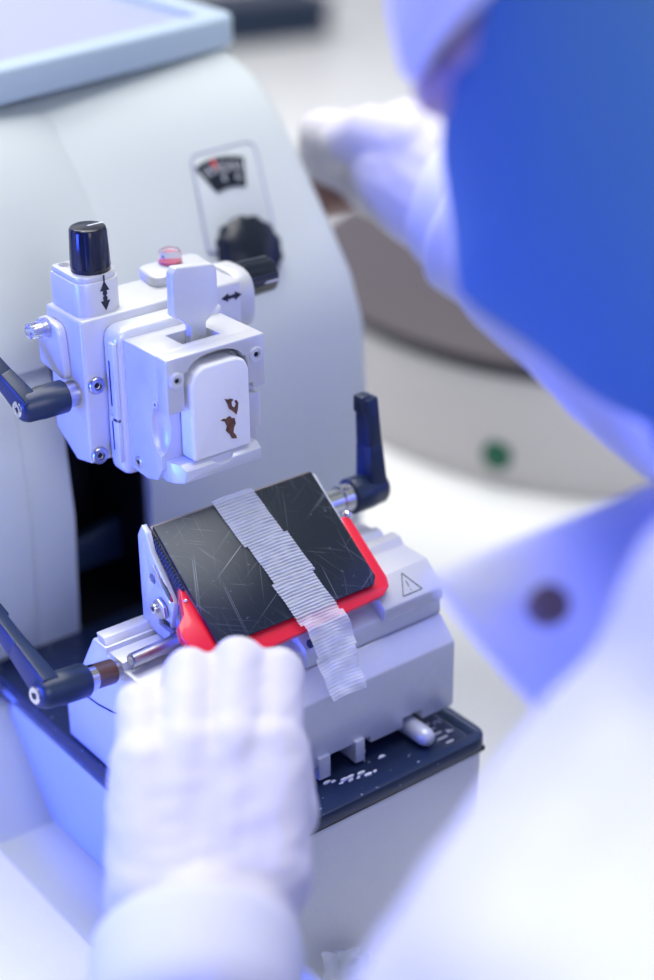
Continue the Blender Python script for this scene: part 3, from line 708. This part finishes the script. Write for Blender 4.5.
# loose lapel hanging forward with its button
def patch(name, P00, P10, P11, P01, bulge, thick, m, parent, nu=24, nv=16):
    b = B(); top, bot = [], []
    P00, P10, P11, P01, bulge = map(Vector, (P00, P10, P11, P01, bulge))
    nrm = (P10-P00).cross(P01-P00).normalized()
    for j in range(nv+1):
        v = j/nv; r1, r2 = [], []
        for i in range(nu+1):
            u = i/nu
            p = P00*(1-u)*(1-v)+P10*u*(1-v)+P11*u*v+P01*(1-u)*v
            p = p+bulge*(math.sin(PI*v)*.8*(.35+.65*u))+nrm*(5*math.sin(u*7+v*3))
            th = thick*(min(1, 4*min(u, 1-u, v, 1-v)+.25))
            r1.append(b.bm.verts.new(p+nrm*th)); r2.append(b.bm.verts.new(p-nrm*th))
        top.append(r1); bot.append(r2)
    for j in range(nv):
        for i in range(nu):
            b.face((top[j][i], top[j][i+1], top[j+1][i+1], top[j+1][i])); b.face((bot[j][i], bot[j+1][i], bot[j+1][i+1], bot[j][i+1]))
    for i in range(nu):
        b.face((top[0][i], bot[0][i], bot[0][i+1], top[0][i+1])); b.face((top[nv][i], top[nv][i+1], bot[nv][i+1], bot[nv][i]))
    for j in range(nv):
        b.face((top[j][0], top[j+1][0], bot[j+1][0], bot[j][0])); b.face((top[j][nu], bot[j][nu], bot[j+1][nu], top[j+1][nu]))
    return obj(name, b, m, parent, allsmooth=True)
lap = patch('lapel', (-30,-203,78), (62,-215,88), (60,-290,20), (-4,-243,28), (-10,-14,8), 4, M['fabric'], coat)
obj('button', B().cyl((-11,-232,74),(-13,-236,78),6,6,24,c=.8), M['button'], lap)
obj('collar', B().lathe(NB+Vector((-6,14,-26)), h(0,-28,-60)-NB, [(0,70),(20,68),(46,64),(50,62),(46,58),(20,60),(0,62)], 48), M['fabric'], coat, allsmooth=True)
obj('shirt', B().lathe(NB+Vector((-4,8,-26)), h(0,-28,-60)-NB, [(0,59),(40,57),(52,55),(52,50)], 40), M['shirt'], pe, allsmooth=True)
# cap
cp = B(); cp.sphere(h(0,-14,34), 1, (86*.95, 104*.95, 88*.95), 36, 24, HB)
cpo = obj('bouffant_cap', cp, M['cap'], pe, cut=[B().hexa([h(-120,130,36), h(120,130,36), h(120,-130,62), h(-120,-130,62)][::1]+[h(-120,130,-140), h(120,130,-140), h(120,-130,-200), h(-120,-130,-200)])], allsmooth=True, wrinkle=(2.4, 20, (1,1,1)))
bt = B(); pts = []
for k in range(49):
    t = 2*PI*k/48; pts.append(h(81*math.sin(t), -14+98*math.cos(t), 38+12*(1-math.cos(t))))
bt.tube(pts, 4, 10); obj('cap_band', bt, M['cap'], cpo, allsmooth=True)
obj('hair', B().sphere(h(0,-22,12), 1, (78*.95,90*.95,84*.95), 28, 20, HB), M['hair'], pe, cut=[B().hexa([h(-120,10,-140), h(120,10,-140), h(120,160,-140), h(-120,160,-140), h(-120,30,140), h(120,30,140), h(120,160,140), h(-120,160,140)])], allsmooth=True)
# mask: shell over nose, cheeks and chin
mk = B(); rows = []
NU, NV = 40, 26
def mask_pt(u, v, k):
    """u -1..1 across the face, v 0 top..1 bottom"""
    a = u*1.8
    wid = 79; top = 30+38*min(1, max(0, abs(u)-.50)/.4); bot = -134+70*abs(u)**1.8
    z = top+(bot-top)*v
    bul = math.sin(PI*min(1, v*.92+.06))
    dep = 63+29*bul
    r = math.sin(a)*wid*(1.0+.03*bul); f = -12+(dep+14)*(math.cos(a)**.9 if math.cos(a) > 0 else math.cos(a)*.6)
    if v > .35: f -= (v-.35)*82*max(0, math.cos(a))
    nose_ = math.exp(-(u*4)**2)*math.exp(-((v-.2)*2.6)**2)*12
    pleat = 1.6*math.sin(v*PI*7)*max(0, 1-abs(u)*1.1)
    return h(r*(1+k*.02), f+nose_+pleat+k*2.0, z)
top, bot = [], []
for j in range(NV+1):
    top.append([mk.bm.verts.new(mask_pt(-1+2*i/NU, j/NV, 1)) for i in range(NU+1)])
    bot.append([mk.bm.verts.new(mask_pt(-1+2*i/NU, j/NV, 0)) for i in range(NU+1)])
for j in range(NV):
    for i in range(NU):
        mk.face((top[j][i], top[j][i+1], top[j+1][i+1], top[j+1][i])); mk.face((bot[j][i], bot[j+1][i], bot[j+1][i+1], bot[j][i+1]))
for i in range(NU):
    mk.face((top[0][i], bot[0][i], bot[0][i+1], top[0][i+1])); mk.face((top[NV][i], top[NV][i+1], bot[NV][i+1], bot[NV][i]))
for j in range(NV):
    mk.face((top[j][0], top[j+1][0], bot[j+1][0], bot[j][0])); mk.face((top[j][NU], bot[j][NU], bot[j+1][NU], top[j+1][NU]))
mko = obj('face_mask', mk, M['mask'], pe, allsmooth=True)
for sx in (-1, 1):
    obj('ear_loop', B().tube([h(sx*73,6,0), h(sx*80,-14,12), h(sx*82,-30,6), h(sx*81,-32,-14), h(sx*74,-14,-34), h(sx*72,4,-40)], 1.5, 8), M['cap'], mko)
for sx in (-1, 1):
    e_ = obj('eye', B().sphere(h(sx*30,64,14), 10.5), M['eye'], pe)
    obj('iris', B().sphere(h(sx*30,69.5,13), 5.2), M['hair'], e_)
shoes = ('shoe')
for sx in (-1, 1):
    an = HIP+Vector((sx*100,-10+sx*30,-790)); b = B(); b.chain([(an+Vector((0,-5,4)),46),(an+Vector((-20,125,4)),40)])
    for v in b.bm.verts: v.co.z = max(v.co.z, -1114.5)
    obj('shoe', b, M['navy'], pe)
for sx in (-1, 1):
    ox = Vector((sx*62, sx*24, 0)); kx = HIP+Vector((sx*95, 40+sx*30, -420))
    b = B(); b.chain([(HIP+ox*.9+Vector((0,0,-20)),98),(kx,72),(HIP+Vector((sx*100,-10+sx*30,-745)),56)])
    obj('trouser_leg', b, M['trouser'], pe, remesh=6, smooth=3)

# ================================================================ LIGHT
def area(name, loc, target, size, power, col, sy=None):
    l = bpy.data.lights.new(name, 'AREA'); l.energy = power; l.color = col; l.size = size
    if sy: l.shape = 'RECTANGLE'; l.size_y = sy
    o = bpy.data.objects.new(name, l); COL.objects.link(o); o.location = W(loc)
    o.rotation_euler = (W(target)-W(loc)).to_track_quat('-Z', 'Y').to_euler(); return o
area('overhead_light', (120, 60, 1500), (60, 0, 0), 1.2, 19, (1, .99, .97), .8)
area('overhead_light', (300, 1100, 1500), (500, 1200, ZB), 1.2, 26, (1, .98, .96), .8)  # second overhead light, added to brighten the far bench and wall
bl = area('blue_lamp', (-900, 150, 60), (0, 0, -40), .35, 2.7, (.04, .09, 1.0)); bl.data.spread = math.radians(55)
area('front_fill', (-250, -1700, 760), (30, 0, -60), 1.0, 19, (.94, .97, 1))  # added fill light for the front faces, not an actual window
w = bpy.data.worlds.new('room_light'); SC.world = w; w.use_nodes = True
nt = w.node_tree; bg = nt.nodes['Background']; bg.inputs[1].default_value = .36
tcw = nt.nodes.new('ShaderNodeTexCoord'); sx = nt.nodes.new('ShaderNodeSeparateXYZ'); rp = nt.nodes.new('ShaderNodeValToRGB')
mr = nt.nodes.new('ShaderNodeMapRange'); mr.inputs[1].default_value = -1; mr.inputs[2].default_value = 1
nt.links.new(tcw.outputs['Generated'], sx.inputs[0]); nt.links.new(sx.outputs[0], mr.inputs[0]); nt.links.new(mr.outputs[0], rp.inputs[0])
rp.color_ramp.elements[0].position = .12; rp.color_ramp.elements[0].color = (.10, .17, .95, 1)    # the blue lit side of the room
rp.color_ramp.elements[1].position = .55; rp.color_ramp.elements[1].color = (.84, .93, 1, 1)
nt.links.new(rp.outputs[0], bg.inputs[0])

# ================================================================ CAMERA
cam = bpy.data.cameras.new('camera'); co = bpy.data.objects.new('camera', cam); COL.objects.link(co)
yaw, pitch, roll = map(math.radians, (37.4, 26.9, .67))
f = Vector((math.sin(yaw)*math.cos(pitch), math.cos(yaw)*math.cos(pitch), -math.sin(pitch)))
rt = Vector((math.cos(yaw), -math.sin(yaw), 0)); dn = f.cross(rt)
r2 = math.cos(roll)*rt+math.sin(roll)*dn; d2 = -math.sin(roll)*rt+math.cos(roll)*dn
co.matrix_world = Matrix.Translation(W((-313.94,-526.67,324.37))) @ Matrix((r2, -d2, -f)).transposed().to_4x4()
cam.sensor_fit = 'VERTICAL'; cam.sensor_height = 36; cam.lens = 1710/980*36
cam.clip_start = .02; cam.clip_end = 20
cam.dof.use_dof = True; cam.dof.focus_distance = .697; cam.dof.aperture_fstop = 3.1
SC.camera = co
SC.view_settings.view_transform = 'Standard'; SC.view_settings.look = 'None'
SC.view_settings.exposure = 0.07; SC.view_settings.gamma = 1; SC.view_settings.use_curve_mapping = False
